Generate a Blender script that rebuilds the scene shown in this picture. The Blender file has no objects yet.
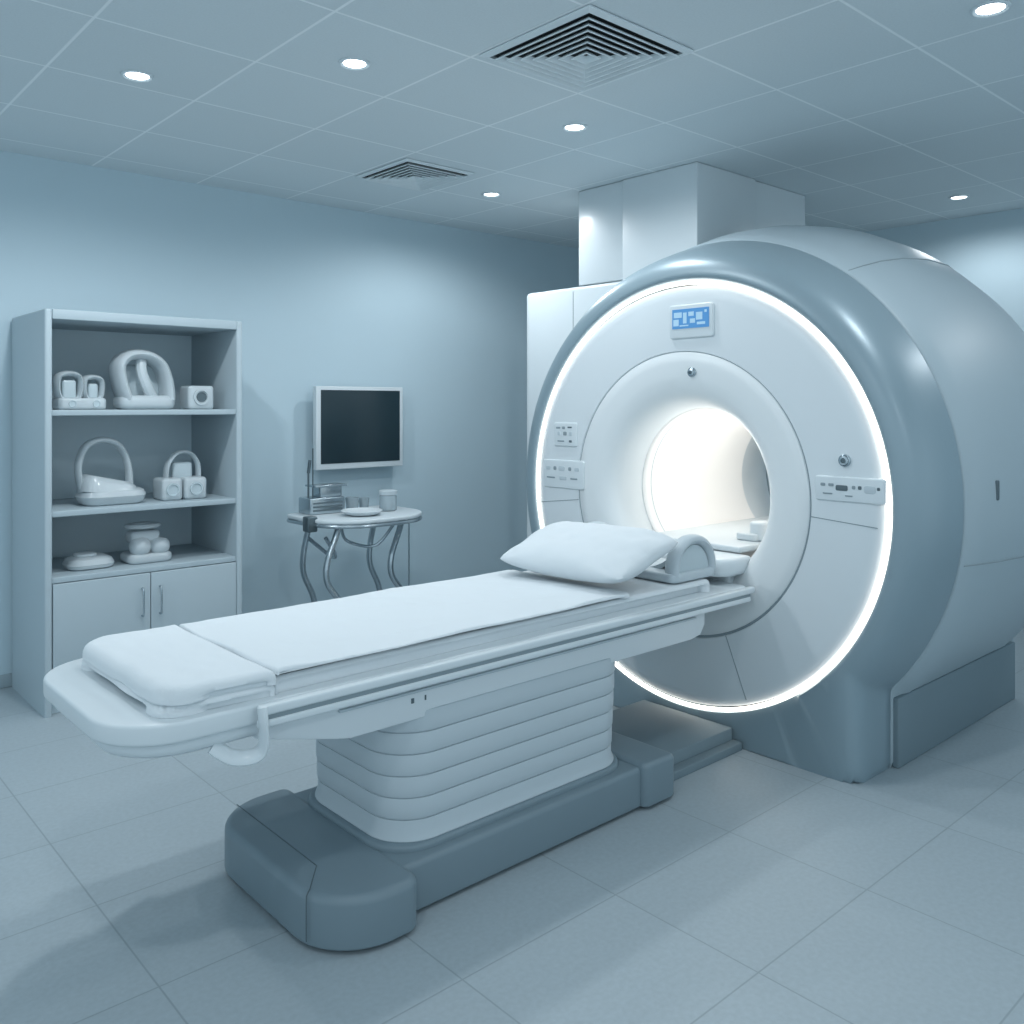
import bpy, bmesh, math, random
from mathutils import Vector, Matrix, noise
random.seed(4)
S = bpy.context.scene
COL = S.collection
pi = math.pi
try:
    S.view_settings.view_transform = 'Standard'
    S.view_settings.look = 'None'
except Exception:
    pass

# ------------------------------------------------------------------ materials
def new_mat(name):
    m = bpy.data.materials.new(name); m.use_nodes = True
    return m, m.node_tree.nodes, m.node_tree.links, m.node_tree.nodes['Principled BSDF']

def pmat(name, col, rough=0.5, metal=0.0, emit=None, es=0.0, bump=0.0, bscale=200.0, var=0.0, vscale=3.0, coat=0.0, trans=0.0, crough=0.1):
    m, N, L, b = new_mat(name)
    b.inputs['Base Color'].default_value = (*col, 1)
    b.inputs['Roughness'].default_value = rough
    b.inputs['Metallic'].default_value = metal
    b.inputs['Coat Weight'].default_value = coat
    b.inputs['Coat Roughness'].default_value = crough
    b.inputs['Transmission Weight'].default_value = trans
    if emit:
        b.inputs['Emission Color'].default_value = (*emit, 1)
        b.inputs['Emission Strength'].default_value = es
    tc = N.new('ShaderNodeTexCoord')
    if var > 0:
        n = N.new('ShaderNodeTexNoise'); n.inputs['Scale'].default_value = vscale; n.inputs['Detail'].default_value = 4
        L.new(tc.outputs['Object'], n.inputs['Vector'])
        r = N.new('ShaderNodeMapRange')
        r.inputs['To Min'].default_value = 1 - var; r.inputs['To Max'].default_value = 1 + var
        L.new(n.outputs['Fac'], r.inputs['Value'])
        mx = N.new('ShaderNodeVectorMath'); mx.operation = 'SCALE'
        mx.inputs[0].default_value = col
        L.new(r.outputs['Result'], mx.inputs['Scale'])
        L.new(mx.outputs['Vector'], b.inputs['Base Color'])
    if bump > 0:
        n2 = N.new('ShaderNodeTexNoise'); n2.inputs['Scale'].default_value = bscale; n2.inputs['Detail'].default_value = 3
        L.new(tc.outputs['Object'], n2.inputs['Vector'])
        bp = N.new('ShaderNodeBump'); bp.inputs['Strength'].default_value = bump; bp.inputs['Distance'].default_value = 0.002
        L.new(n2.outputs['Fac'], bp.inputs['Height']); L.new(bp.outputs['Normal'], b.inputs['Normal'])
    return m

def grid_mat(name, col, linecol, x0, y0, px, py, w, rough, nscale, namp, bump=0.3, cellvar=0.0):
    m, N, L, b = new_mat(name)
    g = N.new('ShaderNodeNewGeometry'); sp = N.new('ShaderNodeSeparateXYZ')
    L.new(g.outputs['Position'], sp.inputs[0])
    def dist(out, o, p):
        a = N.new('ShaderNodeMath'); a.operation = 'SUBTRACT'; L.new(out, a.inputs[0]); a.inputs[1].default_value = o
        q = N.new('ShaderNodeMath'); q.operation = 'PINGPONG'; L.new(a.outputs[0], q.inputs[0]); q.inputs[1].default_value = p/2
        return a, q
    ax, dx = dist(sp.outputs['X'], x0, px); ay, dy = dist(sp.outputs['Y'], y0, py)
    mn = N.new('ShaderNodeMath'); mn.operation = 'MINIMUM'; L.new(dx.outputs[0], mn.inputs[0]); L.new(dy.outputs[0], mn.inputs[1])
    mr = N.new('ShaderNodeMapRange'); mr.inputs['From Min'].default_value = w*0.6; mr.inputs['From Max'].default_value = w*1.4
    L.new(mn.outputs[0], mr.inputs['Value'])
    n = N.new('ShaderNodeTexNoise'); n.inputs['Scale'].default_value = nscale; n.inputs['Detail'].default_value = 5
    L.new(g.outputs['Position'], n.inputs['Vector'])
    r = N.new('ShaderNodeMapRange'); r.inputs['To Min'].default_value = 1-namp; r.inputs['To Max'].default_value = 1+namp
    L.new(n.outputs['Fac'], r.inputs['Value'])
    fac = r.outputs['Result']
    if cellvar > 0:
        cv = N.new('ShaderNodeCombineXYZ')
        for a, p, k in ((ax, px, 0), (ay, py, 1)):
            d = N.new('ShaderNodeMath'); d.operation = 'DIVIDE'; L.new(a.outputs[0], d.inputs[0]); d.inputs[1].default_value = p
            f = N.new('ShaderNodeMath'); f.operation = 'FLOOR'; L.new(d.outputs[0], f.inputs[0]); L.new(f.outputs[0], cv.inputs[k])
        wn = N.new('ShaderNodeTexWhiteNoise'); L.new(cv.outputs[0], wn.inputs['Vector'])
        r2 = N.new('ShaderNodeMapRange'); r2.inputs['To Min'].default_value = 1-cellvar; r2.inputs['To Max'].default_value = 1+cellvar
        L.new(wn.outputs['Value'], r2.inputs['Value'])
        mm = N.new('ShaderNodeMath'); mm.operation = 'MULTIPLY'; L.new(fac, mm.inputs[0]); L.new(r2.outputs['Result'], mm.inputs[1]); fac = mm.outputs[0]
    sc = N.new('ShaderNodeVectorMath'); sc.operation = 'SCALE'; sc.inputs[0].default_value = col; L.new(fac, sc.inputs['Scale'])
    mx = N.new('ShaderNodeMix'); mx.data_type = 'RGBA'
    mx.inputs[6].default_value = (*linecol, 1)
    L.new(mr.outputs['Result'], mx.inputs[0]); L.new(sc.outputs['Vector'], mx.inputs[7])
    L.new(mx.outputs[2], b.inputs['Base Color'])
    b.inputs['Roughness'].default_value = rough
    bp = N.new('ShaderNodeBump'); bp.inputs['Strength'].default_value = bump; bp.inputs['Distance'].default_value = 0.003
    L.new(mr.outputs['Result'], bp.inputs['Height']); L.new(bp.outputs['Normal'], b.inputs['Normal'])
    return m

M = {}
M['wall'] = pmat('wall_paint', (0.525, 0.655, 0.72), 0.7, bump=0.15, bscale=350, var=0.015)
M['floor'] = grid_mat('floor_tile', (0.385, 0.45, 0.485), (0.29, 0.345, 0.375), 2.65, 1.81, 0.6, 0.5, 0.0025, 0.45, 60.0, 0.12, 0.12, 0.02)
M['ceil'] = grid_mat('ceiling_tile', (0.655, 0.725, 0.755), (0.86, 0.91, 0.93), 2.18, 2.07, 0.6, 0.6, 0.0055, 0.85, 120.0, 0.06, 0.25, 0.015)
M['base'] = pmat('baseboard_grey', (0.34, 0.42, 0.46), 0.5, var=0.02)
M['white'] = pmat('white_plastic', (0.67, 0.73, 0.76), 0.38, coat=0.15, var=0.01)
M['face'] = pmat('face_plastic', (0.70, 0.755, 0.785), 0.45, coat=0.1, var=0.01, crough=.3)
M['face2'] = pmat('funnel_plastic', (0.76, 0.80, 0.815), 0.5, coat=0.1, var=0.01, crough=.3)
M['rim'] = pmat('silver_blue_rim', (0.27, 0.36, 0.41), 0.40, metal=0.2, coat=0.3, var=0.02, vscale=1.5, crough=.3)
M['body'] = pmat('housing_panel', (0.385, 0.47, 0.515), 0.5, coat=0.12, var=0.02, vscale=1.5, crough=.4)
M['plinth'] = pmat('plinth_grey', (0.18, 0.245, 0.28), 0.6, var=0.03)
M['basegrey'] = pmat('table_base_grey', (0.185, 0.25, 0.288), 0.48, coat=0.15, var=0.03, crough=.35)
M['bellow'] = pmat('bellows_vinyl', (0.51, 0.58, 0.62), 0.55, var=0.02)
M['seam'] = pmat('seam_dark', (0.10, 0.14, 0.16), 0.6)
M['seaml'] = pmat('seam_grey', (0.26, 0.32, 0.35), 0.6)
M['sheet'] = pmat('white_sheet', (0.69, 0.74, 0.77), 0.85, bump=0.35, bscale=90, var=0.02)
M['pillow'] = pmat('pillow_cotton', (0.68, 0.73, 0.76), 0.85, bump=0.25, bscale=60, var=0.02)
M['glow'] = pmat('glow_ring_light', (1, 1, 1), 0.4, emit=(1.0, 0.90, 0.79), es=3.4)
M['liner'] = pmat('bore_liner_glow', (0.82, 0.81, 0.79), 0.6, emit=(1.0, 0.97, 0.93), es=0.14)  # liner is no lamp; faint emission adds to the lamp light on it
M['lamp'] = pmat('downlight_lens', (1, 1, 1), 0.4, emit=(0.93, 0.98, 1.0), es=8.0)
M['trim'] = pmat('downlight_trim', (0.65, 0.72, 0.76), 0.4)
M['cab'] = pmat('cabinet_laminate', (0.42, 0.505, 0.55), 0.5, var=0.015)
M['cabin'] = pmat('cabinet_inner', (0.62, 0.74, 0.80), 0.5, var=0.02)
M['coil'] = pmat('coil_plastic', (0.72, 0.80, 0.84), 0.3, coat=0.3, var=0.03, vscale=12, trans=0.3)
M['coild'] = pmat('coil_grey_plastic', (0.50, 0.59, 0.63), 0.4, coat=0.2, var=0.03, vscale=12)  # greyer plastic for inner blocks, opening rings and the arch pad
M['black'] = pmat('screen_glass', (0.014, 0.032, 0.042), 0.3, coat=0.1)
M['dark'] = pmat('vent_painted_shade', (0.015, 0.022, 0.026), 0.9)  # near-black colour stands in for the shade inside the vents
M['metal'] = pmat('brushed_steel', (0.45, 0.52, 0.56), 0.25, metal=0.9, bump=0.1, bscale=300)
M['dmetal'] = pmat('dark_steel', (0.12, 0.16, 0.18), 0.35, metal=0.7)
M['vent'] = pmat('vent_paint', (0.70, 0.77, 0.80), 0.5)
M['bluescr'] = pmat('display_blue', (0.10, 0.30, 0.60), 0.3, emit=(0.06, 0.24, 0.54), es=0.18)
M['icon'] = pmat('display_icon', (0.45, 0.66, 0.82), 0.3, emit=(0.6, 0.82, 1.0), es=0.1)
M['glass'] = pmat('jar_glass', (0.55, 0.65, 0.70), 0.12, trans=0.5)

# ------------------------------------------------------------------ geometry helpers
def g_box(x0, x1, y0, y1, z0, z1, bev=0.0, seg=3):
    bm = bmesh.new(); bmesh.ops.create_cube(bm, size=1)
    for v in bm.verts:
        v.co = Vector(((x0+x1)/2 + v.co.x*(x1-x0), (y0+y1)/2 + v.co.y*(y1-y0), (z0+z1)/2 + v.co.z*(z1-z0)))
    if bev > 0:
        bev = min(bev, 0.48*min(x1-x0, y1-y0, z1-z0))
        bmesh.ops.bevel(bm, geom=list(bm.edges), offset=bev, segments=seg, profile=0.5, affect='EDGES')
    bm.verts.index_update()
    r = ([tuple(v.co) for v in bm.verts], [[v.index for v in f.verts] for f in bm.faces]); bm.free()
    return r

def rrect(x0, x1, y0, y1, r, seg=8):
    if not isinstance(r, (list, tuple)): r = [r]*4
    pts = []
    cs = [(x1, y1, 0, r[0]), (x0, y1, 1, r[1]), (x0, y0, 2, r[2]), (x1, y0, 3, r[3])]
    for cx, cy, k, rr in cs:
        sx = 1 if cx == x1 else -1; sy = 1 if cy == y1 else -1
        ox, oy = cx - sx*rr, cy - sy*rr
        for i in range(seg+1):
            a = k*pi/2 + i/seg*pi/2
            pts.append((ox+rr*math.cos(a), oy+rr*math.sin(a)))
    return pts

def inset(pts, d):
    n = len(pts); out = []
    for i in range(n):
        p0 = Vector(pts[(i-1) % n]); p1 = Vector(pts[i]); p2 = Vector(pts[(i+1) % n])
        e1 = (p1-p0); e2 = (p2-p1)
        if e1.length < 1e-9: e1 = e2
        if e2.length < 1e-9: e2 = e1
        e1 = e1.normalized(); e2 = e2.normalized()
        nn = Vector((-(e1.y+e2.y), e1.x+e2.x))
        if nn.length < 1e-9: nn = Vector((-e1.y, e1.x))
        nn.normalize()
        out.append((p1.x+nn.x*d, p1.y+nn.y*d))
    return out

def g_loft(loops, cap=True, closed=False):
    v = []; f = []; n = len(loops[0])
    for l in loops: v += [tuple(p) for p in l]
    m = len(loops)
    for k in range(m if closed else m-1):
        a = k*n; b = ((k+1) % m)*n
        for i in range(n):
            j = (i+1) % n
            f.append([a+i, a+j, b+j, b+i])
    if cap and not closed:
        f.append(list(range(n))[::-1]); f.append([(m-1)*n+i for i in range(n)])
    return v, f

def g_prism(pts, z0, z1, bev=0.0, seg=4, axis='z', bev0=None):
    if bev0 is None: bev0 = bev
    loops = []
    if bev0 > 0:
        for i in range(seg):
            a = i/seg*pi/2
            loops.append((inset(pts, bev0*(1-math.sin(a))), z0+bev0*(1-math.cos(a))))
    loops.append((pts, z0+bev0))
    loops.append((pts, z1-bev))
    if bev > 0:
        for i in range(1, seg+1):
            a = i/seg*pi/2
            loops.append((inset(pts, bev*(1-math.cos(a))), z1-bev*(1-math.sin(a))))
    L3 = []
    for p, z in loops:
        if axis == 'z': L3.append([(a, b, z) for a, b in p])
        elif axis == 'x': L3.append([(z, a, b) for a, b in p])
        else: L3.append([(b, z, a) for a, b in p])   # outline=(z,x)
    return g_loft(L3)

def g_lathe_x(prof, cy, cz, n=128, cap0=False, cap1=False):
    loops = [[(x, cy+r*math.cos(2*pi*i/n), cz+r*math.sin(2*pi*i/n)) for i in range(n)] for x, r in prof]
    v, f = g_loft(loops, cap=False)
    m = len(loops)
    if cap0: f.append(list(range(n))[::-1])
    if cap1: f.append([(m-1)*n+i for i in range(n)])
    return v, f

def g_lathe_z(prof, cx, cy, n=32, cap0=True, cap1=True):
    loops = [[(cx+r*math.cos(2*pi*i/n), cy+r*math.sin(2*pi*i/n), z) for i in range(n)] for z, r in prof]
    v, f = g_loft(loops, cap=False)
    m = len(loops)
    if cap0: f.append(list(range(n))[::-1])
    if cap1: f.append([(m-1)*n+i for i in range(n)])
    return v, f

def spline(pts, k=8, closed=False):
    P = [Vector(p) for p in pts]; out = []; n = len(P)
    rng = n if closed else n-1
    for i in range(rng):
        p0 = P[(i-1) % n] if closed else P[max(i-1, 0)]
        p1 = P[i]; p2 = P[(i+1) % n]
        p3 = P[(i+2) % n] if closed else P[min(i+2, n-1)]
        for j in range(k):
            t = j/k
            out.append(0.5*((2*p1)+(-p0+p2)*t+(2*p0-5*p1+4*p2-p3)*t*t+(-p0+3*p1-3*p2+p3)*t**3))
    if not closed: out.append(P[-1])
    return out

def g_tube(path, r, n=12, closed=False, r2=None, up=None):
    P = [Vector(p) for p in path]; m = len(P); loops = []
    if r2 is None: r2 = r
    ref = Vector(up) if up else None
    prev = None
    for i in range(m):
        if closed: t = (P[(i+1) % m]-P[i-1]).normalized()
        else: t = (P[min(i+1, m-1)]-P[max(i-1, 0)]).normalized()
        if ref is not None: a = ref - t*ref.dot(t)
        elif prev is None:
            a = Vector((0, 0, 1)) if abs(t.z) < 0.9 else Vector((1, 0, 0)); a = a - t*a.dot(t)
        else: a = prev - t*prev.dot(t)
        a.normalize(); prev = a; b = t.cross(a)
        ra = r[i] if isinstance(r, list) else r
        rb = r2[i] if isinstance(r2, list) else r2
        loops.append([tuple(P[i]+a*ra*math.cos(2*pi*k/n)+b*rb*math.sin(2*pi*k/n)) for k in range(n)])
    return g_loft(loops, cap=not closed, closed=closed)

def g_xf(g, mat):
    return [tuple(mat @ Vector(p)) for p in g[0]], g[1]

WP = {}
def empty(name, loc, parent=None, **props):
    o = bpy.data.objects.new(name, None); COL.objects.link(o)
    o.empty_display_size = 0.1
    _place(o, Vector(loc), parent)
    for k, v in props.items(): o[k] = v
    return o
def _place(o, loc, parent):
    if parent is not None:
        o.parent = parent; o.location = loc - WP[parent.name]
    else: o.location = loc
    WP[o.name] = Vector(loc)

def obj(name, geos, mat, parent=None, smooth=True, angle=35, recenter=True, **props):
    V = []; F = []
    if isinstance(geos, tuple): geos = [geos]
    for v, f in geos:
        o = len(V); V += list(v); F += [[i+o for i in ff] for ff in f]
    xs = [p[0] for p in V]; ys = [p[1] for p in V]; zs = [p[2] for p in V]
    c = Vector(((min(xs)+max(xs))/2, (min(ys)+max(ys))/2, min(zs))) if recenter else Vector((0, 0, 0))
    me = bpy.data.meshes.new(name)
    me.from_pydata([(p[0]-c.x, p[1]-c.y, p[2]-c.z) for p in V], [], F)
    bm = bmesh.new(); bm.from_mesh(me); bmesh.ops.remove_doubles(bm, verts=bm.verts, dist=1e-6)
    bmesh.ops.recalc_face_normals(bm, faces=bm.faces); bm.to_mesh(me); bm.free()
    me.materials.append(M[mat] if isinstance(mat, str) else mat)
    if smooth:
        me.polygons.foreach_set('use_smooth', [True]*len(me.polygons))
        try: me.set_sharp_from_angle(angle=math.radians(angle))
        except Exception: pass
    me.update()
    o = bpy.data.objects.new(name, me); COL.objects.link(o)
    _place(o, c, parent)
    for k, v in props.items(): o[k] = v
    return o

# ------------------------------------------------------------------ room
H = 2.85; YW = 5.31; XW = 6.67
st = dict(kind='structure')
obj('floor', g_box(-3.2, XW+0.1, -2.6, YW+0.1, -0.1, 0), 'floor', smooth=False, label='grey-blue large format tiled floor', **st)
obj('ceiling', g_box(-3.2, XW+0.1, -2.6, YW+0.1, H, H+0.1), 'ceil', smooth=False, label='suspended ceiling of square panels', **st)
obj('wall_back', g_box(-3.2, XW+0.1, YW, YW+0.1, 0, H), 'wall', smooth=False, label='pale blue painted wall', **st)
obj('wall_right', g_box(XW, XW+0.1, -2.6, YW, 0, H), 'wall', smooth=False, label='pale blue painted wall', **st)
obj('baseboard_back', g_box(-3.2, XW, YW-0.012, YW, 0, 0.07, 0.003), 'base', **st)
obj('baseboard_right', g_box(XW-0.012, XW, -2.6, YW-0.012, 0, 0.07, 0.003), 'base', **st)

# ------------------------------------------------------------------ MRI scanner
YC, ZC = 2.54, 1.09
mri = empty('mri_scanner', (4.2, YC, 0), label='large round white MRI scanner with glowing ring and open bore', category='medical scanner')

def section(X, R, zs=1.0, w=None, n=360):
    pts = []
    dz = .80
    k = 0.0
    if w is not None and R > dz:
        hw = math.sqrt(R*R-dz*dz)
        k = max(0.0, 1-(w+.012)/hw)
    for i in range(n):
        a = 2*pi*i/n; c, s = math.cos(a), math.sin(a)
        if s > 0:
            r = R/math.sqrt(c*c+(s/zs)**2); y, z = r*c, r*s
        else:
            t = min(1.0, R*abs(s)/dz)
            y, z = R*c*(1-k*t*t), R*s
            if w is not None and abs(y) < w:
                q = math.hypot(y, z); cc, ss = y/q, z/q
                bd = min(w/max(abs(cc), 1e-6), ZC/max(abs(ss), 1e-6))
                if bd > q: y, z = bd*cc, bd*ss
            if z < -ZC: y, z = y*(-ZC/z), -ZC
        pts.append((X, YC+y, ZC+z))
    return pts

rimsec = [section(3.40, .975), section(3.37, .984), section(3.345, .988), section(3.334, .996, 1.0, .6),
          section(3.330, 1.012, 1.0, .74), section(3.333, 1.035, 1.0, .80), section(3.343, 1.062, 1.001, .832), section(3.36, 1.084, 1.004, .845),
          section(3.39, 1.104, 1.009, .855), section(3.43, 1.119, 1.015, .859), section(3.48, 1.131, 1.022, .861), section(3.54, 1.142, 1.031, .862), section(3.60, 1.150, 1.04, .862),
          section(3.606, 1.144, 1.04, .858), section(3.60, 1.10, 1.04, .85)]
obj('rim', g_loft(rimsec, cap=False), 'rim', mri, angle=50, label='satin silver-blue curved rim')
bodysec = [section(3.604, 1.08, 1.04, .84), section(3.612, 1.148, 1.04, .858), section(3.62, 1.157, 1.04, .862), section(3.72, 1.185, 1.047, .862), section(3.85, 1.215, 1.058, .862),
           section(4.02, 1.24, 1.068, .862), section(4.25, 1.26, 1.07, .862), section(4.48, 1.265, 1.06, .862), section(4.68, 1.245, 1.045, .862),
           section(4.82, 1.20, 1.03, .862), section(4.92, 1.13, 1.02, .862), section(4.98, 1.05, 1.01, .862), section(5.01, .95, 1.0, .80),
           section(5.02, .80, 1, None), section(5.02, .60, 1, None)]
obj('housing', g_loft(bodysec, cap=False), 'body', mri, angle=50, label='light grey-blue side housing')
obj('plinth', g_box(3.625, 4.94, YC-.885, YC-.855, 0.0, .29, .006), 'plinth', mri, label='dark grey base skirt')
obj('plinth', g_box(3.625, 4.94, YC+.855, YC+.885, 0.0, .29, .006), 'plinth', mri, label='dark grey base skirt')
prof = [(3.44, .968), (3.37, .965), (3.347, .960), (3.340, .948), (3.334, .925), (3.330, .90), (3.330, .6615), (3.334, .6585), (3.345, .656)]
obj('front_cover', g_lathe_x(prof, YC, ZC, 180), 'face', mri, angle=40, label='white circular front cover')
prof = [(3.345, .6535), (3.334, .651), (3.330, .648), (3.3295, .60), (3.330, .54), (3.336, .50), (3.350, .468), (3.378, .440), (3.415, .420), (3.46, .405), (3.51, .394), (3.535, .392)]
obj('bore_surround', g_lathe_x(prof, YC, ZC+.005, 160), 'face2', mri, angle=60, label='white flared ring around the bore')
obj('cover_seam', [g_lathe_x([(3.336, .6605), (3.336, .647)], YC, ZC+.001, 160)], 'seaml', mri)
prof = [(3.349, .967), (3.339, .970), (3.336, .976), (3.339, .982), (3.352, .986)]
obj('glow_ring', g_lathe_x(prof, YC, ZC, 180), 'glow', mri, angle=80, label='warm white glowing light ring')
ZB = ZC+.012
prof = [(3.53, .396), (3.525, .388), (3.530, .381), (3.545, .377), (3.78, .377), (3.784, .372), (3.80, .372), (3.804, .377), (4.36, .377), (4.40, .380)]
obj('bore', g_lathe_x(prof, YC, ZB, 128), 'liner', mri, angle=40, label='white bore tunnel lit by lamps plus faint liner emission')
obj('bore_seam', g_lathe_x([(3.575, .3765), (3.580, .3765)], YC, ZB, 128), 'bellow', mri)
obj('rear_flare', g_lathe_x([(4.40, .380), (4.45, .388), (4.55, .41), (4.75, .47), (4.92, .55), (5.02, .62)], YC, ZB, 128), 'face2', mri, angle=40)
def rad_seam(a, r0, r1, w=.0018, x=3.3285):
    b = g_box(x, x+.003, -w, w, r0, r1)
    rot = Matrix.Translation((0, YC, ZC)) @ Matrix.Rotation(a-pi/2, 4, 'X')
    return g_xf(b, rot)
for a in (-112, 184, -7):
    obj('cover_seam', rad_seam(math.radians(a), .66, .94), 'seaml', mri)

def wp(py, pz, w, h, x=3.330, t=.012, bev=.006, r=.015):
    pts = rrect(py-w/2, py+w/2, pz-h/2, pz+h/2, r)
    return g_prism(pts, x-t, x+.01, 0, axis='x', bev0=min(bev, t*.9))
def flat(py, pz, w, h, x, t=.001):
    return g_box(x-t, x, py-w/2, py+w/2, pz-h/2, pz+h/2)
dsp = obj('display', wp(2.475, 1.885, .245, .155), 'white', mri, label='small rectangular display in white frame')
obj('display_screen', flat(2.475, 1.897, .205, .09, 3.3175, .002), 'bluescr', dsp, smooth=False, label='blue lit screen with icons')
icons = []
for py, pz, w_, h_ in ((2.545, 1.915, .045, .025), (2.555, 1.880, .030, .030), (2.505, 1.90, .020, .05), (2.47, 1.917, .03, .02), (2.462, 1.885, .028, .02),
                       (2.425, 1.905, .035, .035), (2.415, 1.872, .045, .012), (2.51, 1.865, .05, .006), (2.39, 1.925, .012, .012)):
    icons.append(flat(py, pz, w_, h_, 3.3152, .0006))
obj('display_icons', icons, 'icon', dsp, smooth=False, kind='stuff')
def knob(y, z, r=.022):
    k = obj('sensor', g_lathe_x([(3.335, r*1.25), (3.322, r*1.25), (3.318, r*1.05), (3.320, r), (3.316, r*.92), (3.314, r*.5), (3.3135, .001)], y, z, 32), 'metal', mri, label='round metallic sensor')
    obj('sensor_lens', g_lathe_x([(3.3145, r*.55), (3.312, r*.5), (3.311, .001)], y, z, 24), 'dmetal', k)
knob(2.474, 1.65, .018); knob(1.735, 1.28, .020)
def ctrl(y, z, w, h, marks):
    p = obj('control_panel', wp(y, z, w, h, t=.008, r=.012), 'white', mri, label='small control panel with tiny buttons')
    for dy, dz, ww, hh, m in marks:
        obj('button', wp(y-dy, z+dz, ww, hh, x=3.322, t=.0025, bev=.001, r=min(ww, hh)*.3), m, p)
ctrl(1.715, 1.166, .29, .10, [(-.11, .015, .02, .012, 'seaml'), (-.075, .015, .022, .012, 'seaml'), (-.03, .005, .05, .022, 'seam'), (.02, .01, .014, .014, 'seaml'),
                             (.045, .01, .014, .014, 'seam'), (.085, .005, .045, .03, 'bellow'), (.12, .01, .012, .012, 'seam'), (-.09, -.02, .04, .006, 'seaml'), (0.0, -.025, .03, .006, 'seaml')])
ctrl(3.285, 1.345, .17, .125, [(-.05, .035, .03, .010, 'seaml'), (-.01, .035, .02, .014, 'seaml'), (.035, .038, .03, .008, 'seam'), (-.045, .005, .018, .02, 'bellow'), (0, .005, .025, .02, 'seaml'),
                             (.04, .005, .02, .02, 'bellow'), (-.03, -.035, .05, .008, 'seaml'), (.04, -.035, .02, .012, 'seam')])
ctrl(3.30, 1.135, .30, .15, [(-.11, .03, .03, .02, 'bellow'), (-.06, .03, .02, .02, 'seaml'), (-.01, .03, .045, .025, 'bellow'), (.05, .03, .02, .02, 'seaml'), (.10, .03, .03, .02, 'bellow'),
                             (-.09, -.02, .06, .008, 'seaml'), (0, -.02, .05, .02, 'bellow'), (.08, -.02, .05, .008, 'seaml')])
deck = [g_prism(rrect(YC-.275, YC+.275, .835, .865, .012), 3.40, 4.75, .01, axis='x'),
        g_box(3.47, 4.7, YC-.12, YC+.12, .75, .85)]
obj('bore_deck', deck, 'white', mri, label='white flat deck inside the bore')
obj('deck_fitting', [g_prism(rrect(3.60, 3.70, 2.27, 2.36, .03), .865, .955, .015), g_prism(rrect(3.58, 3.76, 2.30, 2.42, .03), .865, .90, .01)], 'white', mri)
obj('docking_ledge', [g_prism(rrect(3.19, 3.42, YC-.33, YC+.33, [.02, .09, .09, .02]), .755, .835, .025),
                      g_prism(rrect(3.315, 3.42, YC-.27, YC+.27, .02), .66, .76, .02)], 'white', mri, label='white rounded docking ledge below the bore')
def yside(R, dz):
    hw = math.sqrt(R*R-.64); k = max(0, 1-.874/hw)
    return YC-math.sqrt(R*R-dz*dz)*(1-k*(dz/.80)**2)
obj('latch', g_box(3.79, 3.81, yside(1.203, .0)-.004, yside(1.203, .0)+.03, 1.12, 1.20, .005), 'seam', mri)
obj('housing_seam', g_tube([(x, yside(R, .22)-.0005, ZC-.22) for x, R in ((3.63, 1.160), (3.72, 1.1855), (3.85, 1.2155), (4.02, 1.2405), (4.25, 1.2605), (4.48, 1.2655), (4.68, 1.2455), (4.82, 1.2005))], .003, 6), 'seaml', mri)
obj('housing_seam', g_tube([(x, YC-R*math.cos(.98)/math.sqrt(math.cos(.98)**2+(math.sin(.98)/zs)**2), ZC+R*math.sin(.98)/math.sqrt(math.cos(.98)**2+(math.sin(.98)/zs)**2)) for x, R, zs in ((3.63, 1.160, 1.04), (3.72, 1.186, 1.047), (3.85, 1.216, 1.058), (4.02, 1.241, 1.068), (4.25, 1.261, 1.07), (4.48, 1.266, 1.06), (4.68, 1.246, 1.045))], .0028, 6), 'seaml', mri)

obj('service_housing', g_prism(rrect(4.05, 5.2, 3.45, 4.40, [.02, .06, .02, .02]), 0, 2.25, .025, bev0=0), 'white', mri, label='tall white service housing beside the magnet')
obj('service_seam', [g_box(4.0485, 4.051, 3.93, 3.934, .1, 2.22)], 'seaml', mri, smooth=False)
dc = obj('duct_cover', g_box(4.04, 4.62, 2.97, 3.515, 1.9, H-.001, .008), 'white', mri, label='white boxed duct cover rising to the ceiling')
obj('duct_section', g_box(4.06, 5.22, 2.99, 3.5, 2.0, H-.002, .006), 'white', dc)
obj('duct_section', g_box(4.055, 5.0, 3.522, 3.89, 2.252, H-.002, .006), 'white', dc)

# ------------------------------------------------------------------ patient table
tb = empty('patient_table', (2.0, YC, 0), label='white patient table with pleated column on grey base', category='medical table')
lobe = g_prism(rrect(1.20, 1.50, 2.05, 2.86, [.04, .20, .20, .05], 12), 0.012, .160, .026, 6, bev0=.010)
mid = g_prism(rrect(1.45, 2.56, 2.125, 2.80, .02), 0.012, .157, .018, 5, bev0=.008)
endb = g_prism(rrect(2.545, 2.73, 2.10, 2.84, .03), 0.012, .172, .020, 5, bev0=.008)
obj('base', [lobe, mid, endb], 'basegrey', tb, angle=40, label='dark grey-blue moulded floor base')
obj('base_collar', g_prism(rrect(1.475, 2.56, 2.165, 2.775, .15, 10), .145, .176, .012, 4, bev0=0), 'basegrey', tb)
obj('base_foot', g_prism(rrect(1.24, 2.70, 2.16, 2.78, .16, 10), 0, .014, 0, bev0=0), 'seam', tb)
obj('base_seam', g_tube([(1.30, 2.83, .1602), (1.30, 2.30, .1602), (1.222, 2.20, .1602), (1.2135, 2.193, .1595), (1.205, 2.187, .152), (1.2025, 2.184, .13), (1.2025, 2.184, .03)], .0018, 6), 'seam', tb)
obj('floor_track', [g_prism(rrect(2.735, 3.32, 2.25, 2.75, .01), 0, .085, .005, 2, bev0=0), g_box(2.735, 3.32, 2.20, 2.249, 0, .035, .004)], 'plinth', tb, label='low dark grey floor track')
loops = []
zb, zt, npl = .172, .575, 6
base_o = rrect(1.505, 2.54, 2.19, 2.755, .14, 12)
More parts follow.
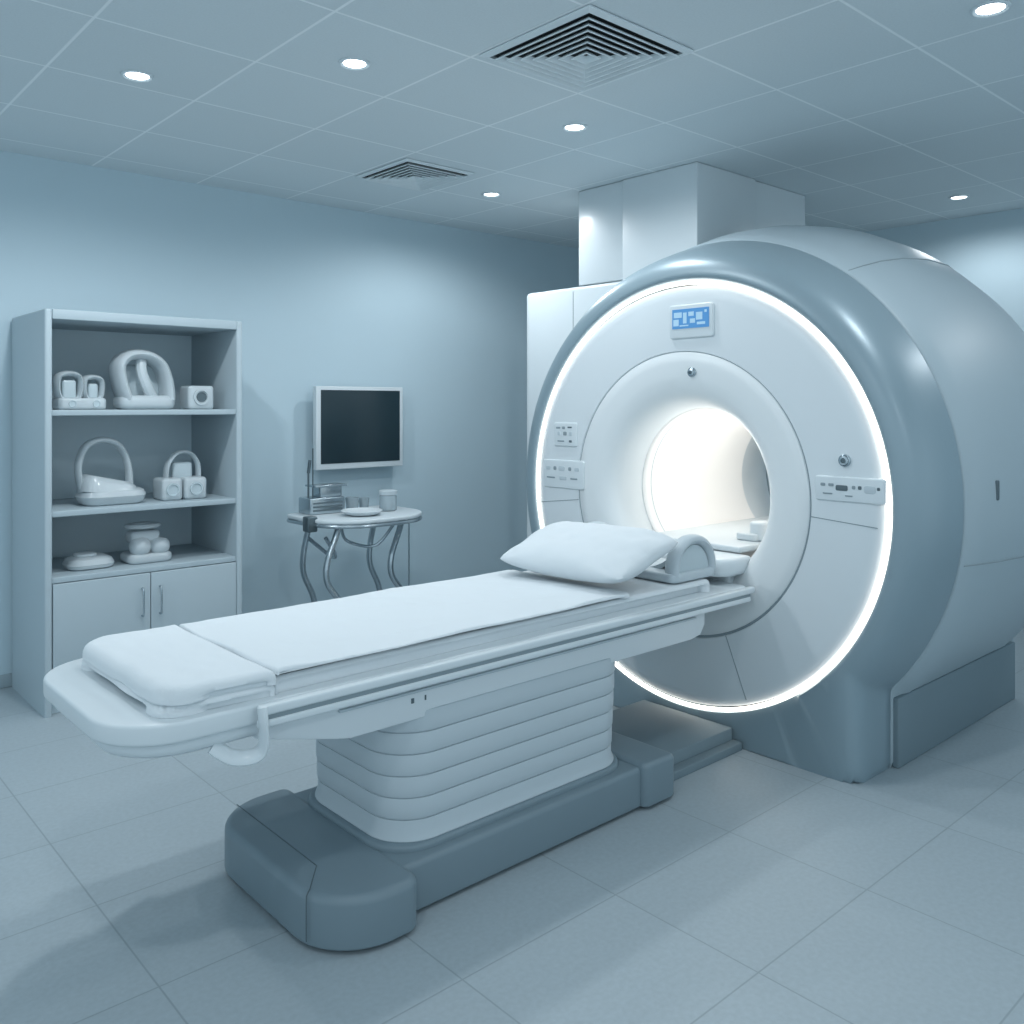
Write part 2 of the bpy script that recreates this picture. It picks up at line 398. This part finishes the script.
for k in range(npl):
    za = zb+(zt-zb)*k/npl; h = (zt-zb)/npl
    for tt, d in ((0, .006), (.03, .001), (.10, -.001), (.45, -.002), (.85, -.0015), (.96, .000), (.99, .005)):
        fl = .010 if k == 0 and tt < .4 else 0
        loops.append([(a, b, za+tt*h) for a, b in inset(base_o, d - .003*k - fl)])
loops.append([(a, b, zt+.03) for a, b in inset(base_o, 0)])
obj('column', g_loft(loops), 'bellow', tb, angle=28, label='light grey pleated bellows column')
obj('undercarriage', [g_prism(rrect(1.24, 3.02, 2.222, 2.858, [.05, .12, .12, .05]), .545, .635, .02, 4, bev0=.03)], 'white', tb, label='white under-frame')
for y0, y1 in ((2.180, 2.215), (2.865, 2.90)):
    obj('side_beam', g_prism([(.56, 1.30), (.552, 1.34), (.552, 2.93), (.562, 2.99), (.60, 3.02), (.668, 3.02), (.668, 1.06), (.62, 1.06)][::-1], y0, y1, .006, 3, axis='y'), 'face', tb)
top = g_prism(rrect(.69, 3.31, 2.160, 2.925, [.04, .19, .19, .04], 12), .668, .722, .010, 4, bev0=.010)
skirt = g_prism(rrect(.715, 1.12, 2.178, 2.907, [.02, .175, .175, .02], 12), .628, .672, .006, 3, bev0=.022)
obj('tabletop', [top, skirt], 'white', tb, angle=40, label='white moulded tabletop with rounded end')
for y0, y1 in ((2.126, 2.156), (2.929, 2.959)):
    obj('side_rail', [g_prism(rrect(1.04, 3.31, y0, y1, .012), .697, .722, .006, 3), g_prism(rrect(1.04, 3.28, y0+.003, y1, .010), .664, .684, .005, 3),
                      g_box(1.05, 3.28, y0+.012, y1+.006, .67, .70)], 'white', tb, label='white double side rail')
obj('rail_groove', g_box(1.05, 3.28, 2.134, 2.142, .684, .697), 'seaml', tb, smooth=False)
obj('rail_track', [g_box(1.3, 2.95, 2.170, 2.182, .636, .644, .002)], 'bellow', tb)
for s in (1, -1):
    def yy_(d): return YC - s*(YC-d)
    p = spline([(1.045, yy_(2.126), .722), (1.045, yy_(2.120), .69), (1.05, yy_(2.125), .635), (1.045, yy_(2.135), .606), (1.02, yy_(2.15), .594), (.98, yy_(2.17), .600), (.94, yy_(2.19), .632)], 8)
    obj('end_bracket', g_tube(p, .010, 14, r2=.022), 'white', tb)
obj('marker', g_box(1.55, 1.56, 2.178, 2.184, .605, .62), 'seam', tb, smooth=False)
obj('marker', g_box(1.60, 1.605, 2.178, 2.184, .605, .62), 'seam', tb, smooth=False)

# ------------------------------------------------------------------ mattress, blanket, pillow
def slab(x0, x1, y0, y1, z0, z1, r, nx, ny, amp, fs, seed, flare=0.0, rc=None, rc2=None, wob=0.0, slope=0.0, crease=0.0):
    if rc is None: rc = r
    if rc2 is None: rc2 = rc
    verts = []; faces = []
    def params(a, b, n):
        out = [a+r*(1-math.cos(k/6*pi/2)) for k in range(6)]
        out += [a+r+(b-a-2*r)*k/n for k in range(n+1)]
        out += [b-r*(1-math.cos(k/6*pi/2)) for k in range(5, -1, -1)]
        return out
    xs = params(x0, x1, nx); ys = params(y0, y1, ny)
    NX, NY = len(xs), len(ys)
    hgt = min(r, z1-z0)
    cx, cy = (x0+x1)/2, (y0+y1)/2; hx, hy = (x1-x0)/2, (y1-y0)/2
    def sd(x, y, c):
        qx = abs(x-cx)-(hx-c); qy = abs(y-cy)-(hy-c)
        return -(math.hypot(max(qx, 0), max(qy, 0))+min(max(qx, qy), 0)-c)
    for i, x in enumerate(xs):
        for j, y in enumerate(ys):
            X, Y = x, y
            c = rc if x < cx else rc2
            d = sd(X, Y, c)
            if d < 0:
                ox = cx+math.copysign(hx-c, x-cx); oy = cy+math.copysign(hy-c, y-cy)
                v = Vector((x-ox, y-oy)); v = v.normalized()*c
                X, Y = ox+v.x, oy+v.y; d = 0
            e = min(d, r)/r
            z = z1 - hgt*(1-math.sqrt(max(0, 1-(1-e)**2))) - slope*(x-x0)/(x1-x0)*e
            nz = noise.noise(Vector((x*fs[0]+seed, y*fs[1], seed)))*amp + noise.noise(Vector((x*fs[0]*3+seed, y*fs[1]*2.3, seed+5)))*amp*.4
            if crease:
                q = noise.noise(Vector((x*2.2+y*5+seed, y*1.3-x*1.1, seed)))
                nz += crease*max(0, 1-abs(q)*14)
            wx = 0 if x > x1-.03 else noise.noise(Vector((x*6+seed, y*6, 3.3)))*wob; wy = noise.noise(Vector((x*6+seed, y*6, 9.3)))*wob
            verts.append((X+wx, Y+wy, z+nz*(.3+.7*e)))
    for i in range(NX-1):
        for j in range(NY-1):
            a = i*NY+j; faces.append([a, a+NY, a+NY+1, a+1])
    bd = [i*NY for i in range(NX)] + [(NX-1)*NY+j for j in range(1, NY)] + [i*NY+NY-1 for i in range(NX-2, -1, -1)] + [j for j in range(NY-2, 0, -1)]
    prev = bd; nlev = 3
    for l in range(1, nlev+1):
        cur = []
        for b in bd:
            x, y, z = verts[b]; t = l/nlev
            wv = noise.noise(Vector((x*9+seed, y*9, l*.7)))*.003
            v = Vector((x-cx, y-cy))
            nx_ = -1 if v.x < -(hx-.02) else 0; ny_ = math.copysign(1, v.y) if abs(v.y) > hy-.02 else 0
            verts.append((x+nx_*(wv+flare*t), y+ny_*(wv+flare*t), z+(z0-z)*t)); cur.append(len(verts)-1)
        n = len(bd)
        for k in range(n):
            faces.append([prev[k], cur[k], cur[(k+1) % n], prev[(k+1) % n]])
        prev = cur
    faces.append(prev[::-1])
    return verts, faces

obj('mattress', slab(1.1185, 3.10, 2.20, 2.87, .7225, .772, .020, 110, 36, .0015, (5, 4), 3.1, .003, rc=.006, rc2=.03), 'sheet', angle=80,
    label='thin white sheet-covered mattress pad on the scanner table', category='mattress')
obj('folded_blanket', [slab(.805, 1.116, 2.186, 2.867, .7225, .758, .022, 26, 44, .002, (7, 5), 2.3, .002, rc=.08, rc2=.01, wob=.008),
                       slab(.808, 1.117, 2.186, 2.868, .754, .798, .034, 30, 48, .007, (7, 5), 8.3, .001, rc=.085, rc2=.012, wob=.010, slope=.006)], 'sheet', angle=80,
         label='folded white blanket at the foot end of the table', category='blanket')
obj('sheet', slab(1.119, 2.58, 2.19, 2.88, .775, .787, .009, 150, 70, .007, (4, 3.2), 5.5, .002, rc=.006, rc2=.03, wob=.008, crease=.0022), 'sheet', angle=80, label='smooth white top sheet spread over the mattress', category='sheet')

def pillow_geo(a, b, T, n=64, seed=1.0):
    V = []; F = []
    for side in (1, -1):
        for i in range(n+1):
            for j in range(n+1):
                u = -1+2*i/n; v = -1+2*j/n
                eu = 1-.04*(1-abs(v)**2.0)*abs(u)**3 - .09*abs(v)**6*abs(u); ev = 1-.03*(1-abs(u)**2.0)*abs(v)**3 - .07*abs(u)**6*abs(v)
                x = a*u*eu; y = b*v*ev
                t = T*((1-abs(u)**2.8)**.55)*((1-abs(v)**2.8)**.55)
                cr = math.hypot(abs(u)-1, abs(v)-1)
                w = noise.noise(Vector((u*1.8+seed, v*1.8, side)))*.012 + noise.noise(Vector((u*3+seed, v*5, side*2)))*.005
                w += .004*math.sin(10*math.atan2(1.02-abs(v), 1.02-abs(u)))*max(0, .7-cr)
                if side < 0: w *= .3
                z = side*(t + w*min(1, t/T*2)) + .004*math.sin(4*u)*abs(v)
                V.append((x, y, z))
    m = (n+1)**2
    for s in (0, 1):
        for i in range(n):
            for j in range(n):
                q = s*m+i*(n+1)+j; f = [q, q+n+1, q+n+2, q+1]
                F.append(f if s == 0 else f[::-1])
    return V, F
pg = pillow_geo(.220, .340, .074)
pm = Matrix.Translation((2.672, 2.515, .900)) @ Matrix.Rotation(math.radians(3), 4, 'Z') @ Matrix.Rotation(math.radians(-15), 4, 'Y')
pv = g_xf(pg, pm)
pv = ([(x, y, max(z, .7955)) for x, y, z in pv[0]], pv[1])
obj('pillow', pv, 'pillow', angle=80, label='plump white cotton pillow resting against the head support', category='pillow')

hs = empty('head_support', (3.0, YC, .775), label='grey padded head support cradle with arched sides', category='head support')
def arch(y, x0, x1, z0, h, t, w):
    cx = (x0+x1)/2; a = (x1-x0)/2
    path = [(cx - a*math.cos(pi*k/20), y, z0+h*math.sin(pi*k/20)**.75) for k in range(21)]
    return g_tube(path, w, 14, r2=t, up=(0, 1, 0))
for y in (2.255, 2.795):
    obj('side_arch', arch(y, 2.90, 3.15, .80, .140, .022, .034), 'bellow', hs, label='grey arched side')
tr = []
for k in range(17):
    a = pi+pi*k/16
    tr.append((2.52+.25*math.cos(a), .93+.13*math.sin(a)))
out = [(y, z-.022) for y, z in tr[::-1]]
L2 = [[(x, y, z) for y, z in tr+out] for x in (2.94, 3.14)]
obj('cradle', [g_loft(L2), g_prism(rrect(2.87, 3.165, 2.220, 2.83, .04), .776, .815, .012, 3)], 'bellow', hs, angle=40)
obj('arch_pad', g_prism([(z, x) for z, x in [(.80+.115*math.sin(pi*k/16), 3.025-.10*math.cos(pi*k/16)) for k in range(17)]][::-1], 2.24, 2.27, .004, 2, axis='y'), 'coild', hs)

# ------------------------------------------------------------------ storage cabinet
X0, X1, Y0, Y1 = 1.17, 2.17, 4.65, 5.29
HS = 1.965
sc = empty('storage_cabinet', ((X0+X1)/2, (Y0+Y1)/2, 0), label='tall pale blue-grey open shelf cabinet with two lower doors', category='cabinet')
T = .034
for a, b in ((X0, X0+T), (X1-T, X1)):
    obj('side_panel', g_prism(rrect(a, b, Y0, Y1, .012, 5), 0, HS, .012, 3, bev0=0), 'cab', sc)
obj('top_panel', g_box(X0+T, X1-T, Y0, Y1, HS-.05, HS-.002, .004), 'cab', sc)
obj('back_panel', g_box(X0+T, X1-T, Y1-.012, Y1, .06, HS-.045), 'cabin', sc, smooth=False)
for z in (1.476, .985, .665):
    obj('shelf', g_box(X0+T+.0005, X1-T-.0005, Y0+.012, Y1-.013, z-.028, z, .003), 'cab', sc)
obj('bottom_panel', g_box(X0+T, X1-T, Y0+.02, Y1-.012, .06, .09, .003), 'cab', sc)
obj('kick_panel', g_box(X0+T, X1-T, Y0+.05, Y0+.07, 0, .06), 'cabin', sc, smooth=False)
xm = (X0+X1)/2
for a, b, hx in ((X0+T+.003, xm-.002, xm-.045), (xm+.002, X1-T-.003, xm+.045)):
    d = obj('door', g_box(a, b, Y0+.002, Y0+.020, .09, .634, .003), 'cab', sc)
    obj('handle', g_tube(spline([(hx, Y0+.002, .42), (hx, Y0-.022, .425), (hx, Y0-.024, .48), (hx, Y0-.022, .555), (hx, Y0+.002, .56)], 6), .005, 8), 'metal', d, label='slim metal bar handle')

def thing(name, label, category, loc):
    return empty(name, loc, label=label, category=category, group='imaging coils on the cabinet shelves')
z1, z2, z3 = 1.4762, .9852, .6652
yy = 4.85
def disc_y(x, y, z, r, t_=.01, n=28):
    return g_loft([[(x+rr*math.cos(2*pi*i/n), yv, z+rr*math.sin(2*pi*i/n)) for i in range(n)] for yv, rr in ((y, r), (y-t_, r), (y-t_, r*.75), (y-t_*.3, r*.7))])
t = thing('imaging_coil', 'pair of small translucent white box coils on a tray', 'imaging coil', (1.38, yy, z1))
obj('tray', g_prism(rrect(1.265, 1.495, yy-.08, yy+.08, .03), z1, z1+.06, .014, 3), 'coil', t)
for i, (xa, xb, zz) in enumerate(((1.27, 1.385, .185), (1.392, 1.49, .17))):
    fr = g_tube(spline([(xa+.015, yy, z1+.06), (xa+.012, yy, z1+zz-.015), (xb-.012, yy, z1+zz-.015), (xb-.015, yy, z1+.06)], 5, closed=True), .055, 10, closed=True, r2=.014, up=(0, 1, 0))
    obj('housing', fr, 'coil', t)
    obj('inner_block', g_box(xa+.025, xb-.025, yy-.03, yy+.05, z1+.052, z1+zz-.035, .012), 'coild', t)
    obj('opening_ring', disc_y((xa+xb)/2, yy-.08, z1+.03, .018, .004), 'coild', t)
t = thing('imaging_coil', 'large rounded white head coil with two oval openings', 'imaging coil', (1.70, yy, z1))
obj('base', g_prism(rrect(1.560, 1.85, yy-.10, yy+.10, .06), z1, z1+.075, .03, 4), 'coil', t)
pa = spline([(1.605, yy, z1+.05), (1.575, yy, z1+.15), (1.57, yy, z1+.235), (1.62, yy, z1+.285), (1.71, yy, z1+.285), (1.78, yy, z1+.24), (1.815, yy, z1+.15), (1.825, yy, z1+.05)], 7)
obj('shell', g_tube(pa, .10, 16, r2=.031, up=(0, 1, 0)), 'coil', t)
obj('bridge', g_tube(spline([(1.74, yy-.04, z1+.05), (1.70, yy-.06, z1+.12), (1.675, yy-.05, z1+.2), (1.68, yy-.03, z1+.275)], 6), .028, 10), 'coil', t)
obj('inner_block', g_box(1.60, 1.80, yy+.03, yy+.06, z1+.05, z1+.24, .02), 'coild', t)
t = thing('imaging_coil', 'small square white coil box with round dark opening', 'imaging coil', (1.99, yy, z1))
obj('housing', g_prism(rrect(1.92, 2.065, yy-.07, yy+.07, .02), z1, z1+.13, .015, 3), 'coil', t)
obj('opening_ring', disc_y(1.99, yy-.069, z1+.068, .045), 'coil', t)
obj('lens', disc_y(1.99, yy-.0725, z1+.068, .028, .004), 'seam', t)
t = thing('imaging_coil', 'white sloped coil base with tall arched loop', 'imaging coil', (1.52, yy, z2))
obj('base', g_loft([[(x, y, z2+z) for x, y in inset(rrect(1.37, 1.70, yy-.12, yy+.12, .09), d)] for z, d in ((0, .03), (.01, .015), (.045, .0), (.07, .01), (.08, .03))]), 'coil', t)
obj('neck_block', g_loft([[(x, y, z2+z*(1+max(0, (1.62-x))*2.2)) for x, y in inset(rrect(1.375, 1.66, yy-.11, yy+.11, .08), d)] for z, d in ((.05, 0), (.09, .012), (.108, .035), (.11, .05))]), 'coil', t)
pa = spline([(1.39, yy, z2+.07), (1.375, yy, z2+.2), (1.41, yy, z2+.30), (1.49, yy, z2+.335), (1.575, yy, z2+.30), (1.62, yy, z2+.2), (1.63, yy, z2+.07)], 7)
obj('loop', g_tube(pa, .04, 12, r2=.016, up=(0, 1, 0)), 'coil', t)
t = thing('imaging_coil', 'twin white coil boxes with round openings and arched handle', 'imaging coil', (1.90, yy, z2))
for xa, xb in ((1.775, 1.885), (1.895, 2.02)):
    obj('housing', g_prism(rrect(xa, xb, yy-.08, yy+.08, .02), z2, z2+.12, .018, 3), 'coil', t)
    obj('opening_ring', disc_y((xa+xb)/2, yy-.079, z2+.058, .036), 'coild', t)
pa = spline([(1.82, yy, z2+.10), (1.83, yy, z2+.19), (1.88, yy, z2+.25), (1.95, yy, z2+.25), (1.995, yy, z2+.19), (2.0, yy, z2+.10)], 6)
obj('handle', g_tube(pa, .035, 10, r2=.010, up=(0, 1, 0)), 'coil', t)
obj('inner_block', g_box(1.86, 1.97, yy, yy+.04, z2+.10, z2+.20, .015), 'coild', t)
t = thing('imaging_coil', 'low flat white coil pad lying on the shelf', 'imaging coil', (1.42, yy, z3))
obj('pad', g_loft([[(x, y, z3+z) for x, y in inset(rrect(1.31, 1.54, yy-.10, yy+.10, .07), d)] for z, d in ((0, .02), (.008, .005), (.025, 0), (.05, .012), (.062, .035), (.066, .055))]), 'coil', t)
obj('pad_ridge', g_prism(rrect(1.35, 1.46, yy-.06, yy+.05, .04), z3+.06, z3+.078, .01, 3), 'coil', t)
t = thing('imaging_coil', 'stacked rounded white coil pieces with small top ring', 'imaging coil', (1.71, yy, z3))
obj('base', g_prism(rrect(1.60, 1.83, yy-.10, yy+.10, .05), z3, z3+.05, .018, 4), 'coil', t)
def ball(cx, cy, cz, a, b, c, n=20, m=12):
    v = []; f = []
    for i in range(m+1):
        ph = -pi/2+pi*i/m
        for j in range(n):
            th = 2*pi*j/n; cp = abs(math.cos(ph))**.7
            v.append((cx+a*cp*math.cos(th), cy+b*cp*math.sin(th), cz+c*math.sin(ph)))
    for i in range(m):
        for j in range(n): f.append([i*n+j, i*n+(j+1) % n, (i+1)*n+(j+1) % n, (i+1)*n+j])
    return v, f
obj('lobe', ball(1.67, yy-.04, z3+.085, .055, .06, .05), 'coil', t); obj('lobe', ball(1.77, yy-.04, z3+.08, .055, .06, .045), 'coil', t)
obj('upper_block', g_prism(rrect(1.625, 1.78, yy-.05, yy+.07, .03), z3+.10, z3+.165, .02, 3), 'coil', t)
obj('top_ring', g_tube([(1.70+.07*math.cos(2*pi*k/24), yy+.01+.055*math.sin(2*pi*k/24), z3+.19) for k in range(24)], .014, 8, closed=True, r2=.024), 'coil', t)

# ------------------------------------------------------------------ monitor
mo = empty('monitor', (3.28, 5.2, 1.2), label='wall-mounted flat monitor with white bezel and dark screen', category='monitor')
mx0, mx1, mz0, mz1 = 2.93, 3.62, 1.07, 1.625
obj('bezel', g_box(mx0, mx1, 5.19, 5.235, mz0, mz1, .006), 'white', mo)
obj('screen', g_box(mx0+.035, mx1-.03, 5.186, 5.192, mz0+.04, mz1-.025, .001), 'black', mo, label='dark switched-off screen')
obj('wall_mount', g_box(3.2, 3.36, 5.233, 5.309, 1.26, 1.42, .004), 'dmetal', mo)

# ------------------------------------------------------------------ instrument cart
ct = empty('instrument_cart', (2.95, 4.74, 0), label='small cart with white rounded top and curved chrome legs', category='cart')
zt = .835
ol = rrect(2.58, 3.34, 4.38, 4.98, [.08, .08, .30, .30], 14)
obj('top', g_prism(ol, zt-.024, zt, .008, 3), 'white', ct, label='white rounded tabletop')
obj('edge_rail', g_tube([(x, y, zt-.038) for x, y in inset(ol, .008)], .012, 8, closed=True), 'metal', ct)
for (lx, ly, s) in ((2.70, 4.56, 1), (3.12, 4.52, 1), (2.72, 4.92, .6), (3.2, 4.92, .6)):
    p = spline([(lx+.03*s, ly, zt-.03), (lx+.0*s, ly, .72), (lx-.06*s, ly-.01, .58), (lx-.055*s, ly-.01, .46), (lx+.04*s, ly-.02, .32), (lx+.08*s, ly-.02, .18), (lx+.06*s, ly-.02, .065)], 7)
    obj('leg', g_tube(p, .017, 10, r2=.022), 'metal', ct)
    obj('caster', ball(lx+.06*s, ly-.02, .031, .028, .018, .031), 'dmetal', ct)
obj('brace', g_tube(spline([(2.66, 4.60, .72), (2.76, 4.66, .60), (2.80, 4.8, .58), (2.72, 4.92, .68)], 6), .012, 8), 'metal', ct)
obj('brace', g_tube(spline([(3.10, 4.55, .76), (3.0, 4.60, .64), (2.9, 4.75, .66), (2.8, 4.66, .76)], 6), .010, 8), 'metal', ct)
obj('side_post', [g_tube([(3.325, 4.70, zt-.03), (3.325, 4.70, .02)], .006, 8)], 'metal', ct)
obj('clamp', g_box(2.545, 2.61, 4.60, 4.67, .76, .85, .01), 'dmetal', ct)
dv = empty('signal_unit', (2.75, 4.86, zt), label='small metallic control unit with vertical rods on the cart', category='device')
obj('housing', g_box(2.66, 2.90, 4.78, 4.93, zt+.001, zt+.10, .008), 'metal', dv)
obj('face_slot', [g_box(2.68, 2.88, 4.777, 4.781, zt+.02+i*.022, zt+.03+i*.022) for i in range(3)], 'seam', dv, smooth=False)
obj('top_block', [g_box(2.74, 2.89, 4.80, 4.91, zt+.10, zt+.165, .006), g_box(2.70, 2.92, 4.79, 4.92, zt+.163, zt+.175, .003)], 'metal', dv)
obj('rod', [g_tube([(2.68, 4.84, zt+.09), (2.68, 4.84, zt+.27)], .006, 8), g_tube([(2.71, 4.84, zt+.09), (2.71, 4.84, zt+.40)], .004, 8), g_tube([(2.68, 4.84, zt+.25), (2.69, 4.84, zt+.33)], .010, 8)], 'dmetal', dv)
obj('dish', g_lathe_z([(zt+.001, .07), (zt+.01, .10), (zt+.03, .125), (zt+.033, .12), (zt+.015, .09)], 2.90, 4.59, 32), 'white', label='shallow white dish on the cart', category='dish')
obj('cup', g_lathe_z([(zt+.001, .035), (zt+.08, .045), (zt+.078, .04), (zt+.01, .032)], 3.00, 4.86, 24), 'glass', label='small clear cup on the cart', category='cup')
obj('cup', g_lathe_z([(zt+.001, .028), (zt+.07, .035), (zt+.068, .031), (zt+.01, .025)], 3.10, 4.88, 24), 'glass', label='tiny clear cup beside the jar on the cart', category='cup')
jr = empty('jar', (3.15, 4.68, zt), label='small grey jar with flat lid on the cart', category='jar')
obj('body', g_lathe_z([(zt+.001, .048), (zt+.006, .055), (zt+.09, .055), (zt+.10, .05)], 3.15, 4.68, 28), 'glass', jr)
obj('lid', g_lathe_z([(zt+.10, .052), (zt+.103, .058), (zt+.125, .058), (zt+.13, .05)], 3.15, 4.68, 28), 'bellow', jr)

# ------------------------------------------------------------------ ceiling fixtures
def add_light(name, kind, loc, energy, color, parent=None, **kw):
    l = bpy.data.lights.new(name, kind); l.energy = energy; l.color = color
    for k, v in kw.items(): setattr(l, k, v)
    o = bpy.data.objects.new(name, l); COL.objects.link(o)
    _place(o, Vector(loc), parent)
    return o
LC = (0.91, 0.965, 1.0)
spots = [(1.283, 3.725, 60), (1.875, 3.02, 32), (3.10, 3.0, 32), (3.69, 4.31, 44), (3.224, 1.158, 30), (6.0, 2.346, 30),
         (-.6, 3.7, 38), (.3, 1.3, 32), (-.8, -.4, 30), (1.5, -.8, 30), (5.3, .6, 30)]  # this row: unseen downlights added out of view to light the room
for x, y, e in spots:
    d = obj('downlight', g_lathe_z([(H-.001, .062), (H-.006, .061), (H-.009, .055), (H-.004, .045), (H-.001, .044)], x, y, 40, False, False), 'trim',
            label='small round recessed ceiling downlight, lit (those out of view are added)', category='downlight', group='recessed ceiling downlights')
    obj('lens', g_lathe_z([(H-.0035, .044), (H-.004, .0435)], x, y, 32), 'lamp', d)
    add_light('bulb', 'SPOT', (x, y, H-.03), e, LC, d, spot_size=math.radians(172), spot_blend=.5, shadow_soft_size=.07)

def vent(cx, cy, sx, sy, n):
    v = empty('ceiling_vent', (cx, cy, H), label='square louvred air diffuser set in the ceiling', category='air vent', group='ceiling air vents')
    q4 = ((1, 1), (-1, 1), (-1, -1), (1, -1))
    def ring(lst):
        return g_loft([[(cx+p*sx/2*k, cy+q*sy/2*k, z) for p, q in q4] for k, z in lst], closed=True)
    obj('shade_backing', g_box(cx-sx/2*.93, cx+sx/2*.93, cy-sy/2*.93, cy+sy/2*.93, H-.004, H-.001), 'dark', v, smooth=False)  # black plate below the unbroken ceiling paints the shaded depth behind louvers
    obj('frame', [ring([(1.0, H-.003), (1.0, H-.008), (.90, H-.014), (.90, H-.003)])], 'vent', v, smooth=False)
    lv = []
    for k in range(n):
        a = .87-.85*k/n; w = .85/n
        lv.append(ring([(a, H-.027), (a-w*.20, H-.027), (a-w*.72, H-.008), (a-w*.68, H-.006), (a-w*.17, H-.024), (a, H-.024)]))
    obj('louver', lv, 'vent', v, smooth=False)
    return v
vent(2.475, 2.335, .58, .58, 7)
vent(3.04, 4.24, .48, .52, 6)

add_light('bore_lamp', 'POINT', (3.64, YC, 1.27), 2.2, (1.0, .96, .90), mri, shadow_soft_size=.10)
add_light('bore_lamp', 'POINT', (4.10, YC, 1.27), 1.6, (1.0, .96, .90), mri, shadow_soft_size=.10)

# ------------------------------------------------------------------ world
w = bpy.data.worlds.new('World'); S.world = w; w.use_nodes = True
bg = w.node_tree.nodes['Background']
bg.inputs[0].default_value = (0.64, 0.80, 0.90, 1); bg.inputs[1].default_value = 1.04

# ------------------------------------------------------------------ camera
cam = bpy.data.cameras.new('camera'); co = bpy.data.objects.new('camera', cam); COL.objects.link(co)
cam.sensor_width = 36; cam.lens = 887/1024*36; cam.shift_y = -107/1024; cam.clip_start = .05
co.location = (0, 0, 1.5); co.rotation_euler = (math.radians(90), 0, math.radians(48.1-90))
S.camera = co
